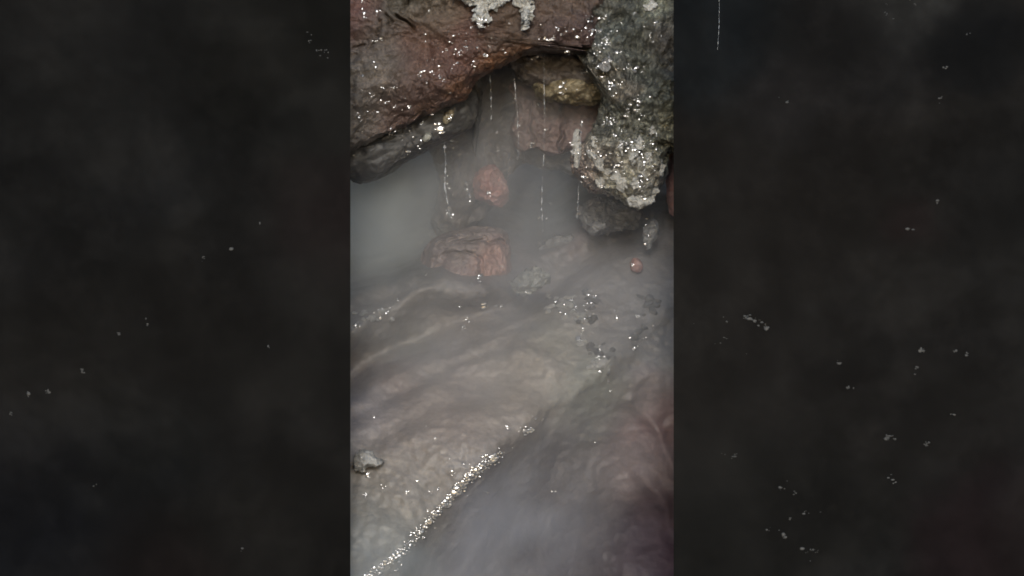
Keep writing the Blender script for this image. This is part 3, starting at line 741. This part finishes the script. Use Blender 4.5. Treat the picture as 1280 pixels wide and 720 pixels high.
# drips on the brown rock
cluster(568, 178, 3, 4, 30, 13, .6, 1.3); cluster(579, 196, 4, 3, 0, 8, .5, 1.0); cluster(556, 222, 2, 3, 0, 8, .5, 1.1); cluster(557, 235, 1.6, 5, 0, 14, .5, 1.3); cluster(563, 266, 2.5, 5, -20, 18, .6, 1.5); cluster(585, 242, 2, 5, -20, 14, .6, 1.6); cluster(616, 242, 5, 3, -20, 8, .4, 1.0); cluster(618, 164, 4, 2, 0, 5, .5, 1.0); cluster(624, 187, 4, 2, 0, 5, .5, 1.0)
cluster(645, 118, 2, 5, 0, 8, .5, 1.1); cluster(647, 148, 1, 6, 0, 8, .5, 1.0); cluster(672, 132, 2, 2, 0, 4, .7, 1.3); cluster(682, 129, 2, 1, 0, 3, .6, 1.0); cluster(680, 160, 2, 4, 0, 5, .6, 1.1); cluster(663, 181, 1, 4, 0, 5, .7, 1.3); cluster(727, 155, 1.5, 3, 0, 6, .6, 1.2)
# crusted rock
cluster(745, 35, 12, 12, 0, 56, .4, 1.2); cluster(758, 55, 8, 8, 40, 36, .4, 1.1); cluster(776, 65, 2, 1, 0, 3, 1.0, 1.8); cluster(795, 88, 3, 2, 0, 6, .8, 1.6); cluster(740, 85, 8, 5, 0, 22, .4, 1.1); cluster(768, 106, 5, 2, 0, 11, .8, 1.6); cluster(797, 125, 3, 6, 0, 24, .6, 1.4); cluster(784, 130, 2, 1, 0, 4, .6, 1.2); cluster(815, 35, 8, 8, 0, 20, .4, 1.1)
cluster(760, 152, 6, 5, 0, 18, .5, 1.2); cluster(790, 150, 16, 10, 0, 34, .4, 1.0); cluster(788, 178, 5, 6, 0, 26, .5, 1.3); cluster(770, 205, 3, 8, -15, 24, .5, 1.2); cluster(805, 190, 10, 12, 0, 44, .4, 1.1); cluster(733, 226, 4, 4, 0, 14, .6, 1.4); cluster(754, 236, 4, 2, 0, 10, .6, 1.2); cluster(805, 232, 8, 8, 0, 28, .4, 1.2); cluster(750, 190, 12, 10, 0, 20, .4, 1.0); cluster(720, 195, 4, 8, 0, 10, .4, 1.0); cluster(812, 244, 5, 3, -20, 14, .5, 1.2)
cluster(700, 108, 16, 6, 0, 18, .4, 1.0); cluster(755, 70, 14, 20, 30, 40, .3, .8); cluster(795, 105, 18, 14, 0, 40, .3, .8); cluster(790, 205, 20, 18, 0, 50, .3, .9); cluster(663, 358, 10, 5, 0, 14, .4, 1.0)
me = bpy.data.meshes.new("glint_droplets"); me.from_pydata(dv, [], df); me.update(); smooth(me)
tag(link("glint_droplets", me, M_drop), "tiny flat water droplets tilted sunward, added as glints over the wet rocks and mud", "water droplets", kind="stuff")
dv, df = [], []
# left wall
W = dict(settle=0.4, flat=0.3, k=1.75)
cluster(387, 42, 2, 6, -25, 6, .5, .9, **W); cluster(402, 68, 5, 4, 30, 10, .5, .9, **W); cluster(290, 311, 1, 1, 0, 2, .9, 1.2, **W); cluster(326, 278, 1, 1, 0, 1, .7, 1.0, **W); cluster(254, 326, 2, 5, 0, 4, .4, .7, **W); cluster(184, 403, 1, 3, 0, 3, .5, .9, **W); cluster(105, 462, 5, 7, 0, 8, .4, .8, **W); cluster(13, 518, 2, 4, 0, 4, .6, 1.0, **W); cluster(33, 504, 2, 5, 0, 6, .6, 1.1, **W); cluster(57, 497, 2, 4, 0, 5, .5, 1.0, **W); cluster(338, 435, 2, 1, 0, 2, .6, .9, **W); cluster(118, 603, 2, 2, 0, 2, .5, .7, **W); cluster(302, 688, 2, 2, 0, 2, .5, .8, **W); cluster(148, 418, 8, 8, 0, 3, .3, .6, **W)
# right wall
cluster(945, 400, 14, 6, 25, 26, .35, .9, **W); cluster(895, 415, 20, 12, 20, 10, .3, .7, **W); cluster(1182, 84, 1.5, 1.5, 0, 3, .7, 1.1, **W); cluster(1175, 128, 3, 6, 0, 6, .4, .8, **W); cluster(1212, 44, 3, 1, 0, 3, .5, .8, **W); cluster(1142, 288, 3, 2, 0, 3, .5, .9, **W); cluster(1172, 250, 3, 3, 0, 3, .4, .7, **W); cluster(1050, 449, 4, 2, 20, 4, .5, .8, **W); cluster(1062, 487, 3, 2, 0, 4, .6, 1.0, **W); cluster(1152, 438, 3, 3, 0, 5, .5, .9, **W); cluster(1146, 460, 3, 4, 0, 6, .5, 1.0, **W); cluster(1195, 438, 4, 2, 20, 4, .5, .9, **W); cluster(1212, 443, 3, 2, 0, 4, .5, .9, **W)
cluster(1110, 547, 5, 3, 35, 10, .6, 1.2, **W); cluster(1150, 558, 8, 3, 20, 8, .5, 1.0, **W); cluster(1115, 600, 5, 3, 20, 6, .5, .9, **W); cluster(1190, 519, 4, 3, 0, 4, .4, .8, **W); cluster(918, 573, 8, 3, 25, 8, .4, .8, **W); cluster(990, 610, 10, 7, 30, 12, .4, .8, **W); cluster(975, 660, 10, 6, 0, 16, .4, .9, **W); cluster(1013, 690, 6, 12, 0, 12, .4, .8, **W); cluster(1130, 10, 24, 8, 0, 16, .3, .7, **W); cluster(1016, 640, 6, 4, 0, 6, .4, .8, **W); cluster(980, 125, 14, 5, 0, 6, .3, .6, **W)
me = bpy.data.meshes.new("glint_droplets"); me.from_pydata(dv, [], df); me.update(); smooth(me)
tag(link("glint_droplets", me, M_speck), "dim grey specks standing in for blurred glints on the two made-up side walls", "water droplets", kind="stuff")

# ------------------------------------------------------------------ steam
def steam(name, px, py, Y, rx, ry, rz, mat, label, rot=0):
    bm = bmesh.new(); bmesh.ops.create_icosphere(bm, subdivisions=4, radius=1)
    me = bpy.data.meshes.new(name); bm.to_mesh(me); bm.free(); smooth(me)
    o = link(name, me, mat, None, at(px, py, Y))
    o.scale = (rx, ry, rz); o.rotation_euler = (0, rot, 0)
    tag(o, label, "steam", kind="stuff")
    return o
steam("steam", 470, 270, 6.62, 0.185, 0.20, 0.25, mat_steam("steam_left", (0.93, 0.97, 0.95), 14.0, 1.6), "pale grey-green steam filling the recess under the left end of the overhang")
steam("steam", 640, 170, 6.55, 0.21, 0.13, 0.27, mat_steam("steam_recess", (0.93, 0.95, 0.97), 6.0, 2.6), "thin grey steam in the recess behind the drips")
steam("steam", 690, 265, 6.68, 0.12, 0.10, 0.14, mat_steam("steam_blue", (0.8, 0.93, 0.95), 3.0, 2.0), "thin blue-grey steam in the dark recess left of the rounded grey boulder")
steam("steam", 575, 690, 6.20, 0.31, 0.16, 0.26, mat_steam("steam_hollow", (0.86, 0.89, 0.99), 5.2, 2.8), "bluish steam rising from the hollow beyond the glistening rim")
steam("steam", 450, 720, 6.04, 0.16, 0.10, 0.13, mat_steam("steam_rim", (0.88, 0.94, 1.0), 11.0, 2.0), "pale bluish steam curling over the rim at the left wall's foot")
steam("steam", 630, 400, 6.24, 0.46, 0.18, 0.40, mat_steam("steam_bank", (0.93, 0.93, 0.95), 4.0, 3.4), "thin veil of steam drifting over the middle of the mud bank")
steam("steam", 760, 600, 6.26, 0.26, 0.12, 0.26, mat_steam("steam_corner", (0.86, 0.86, 0.95), 1.0, 2.8), "faint bluish steam over the dark red mud at the right wall's foot")
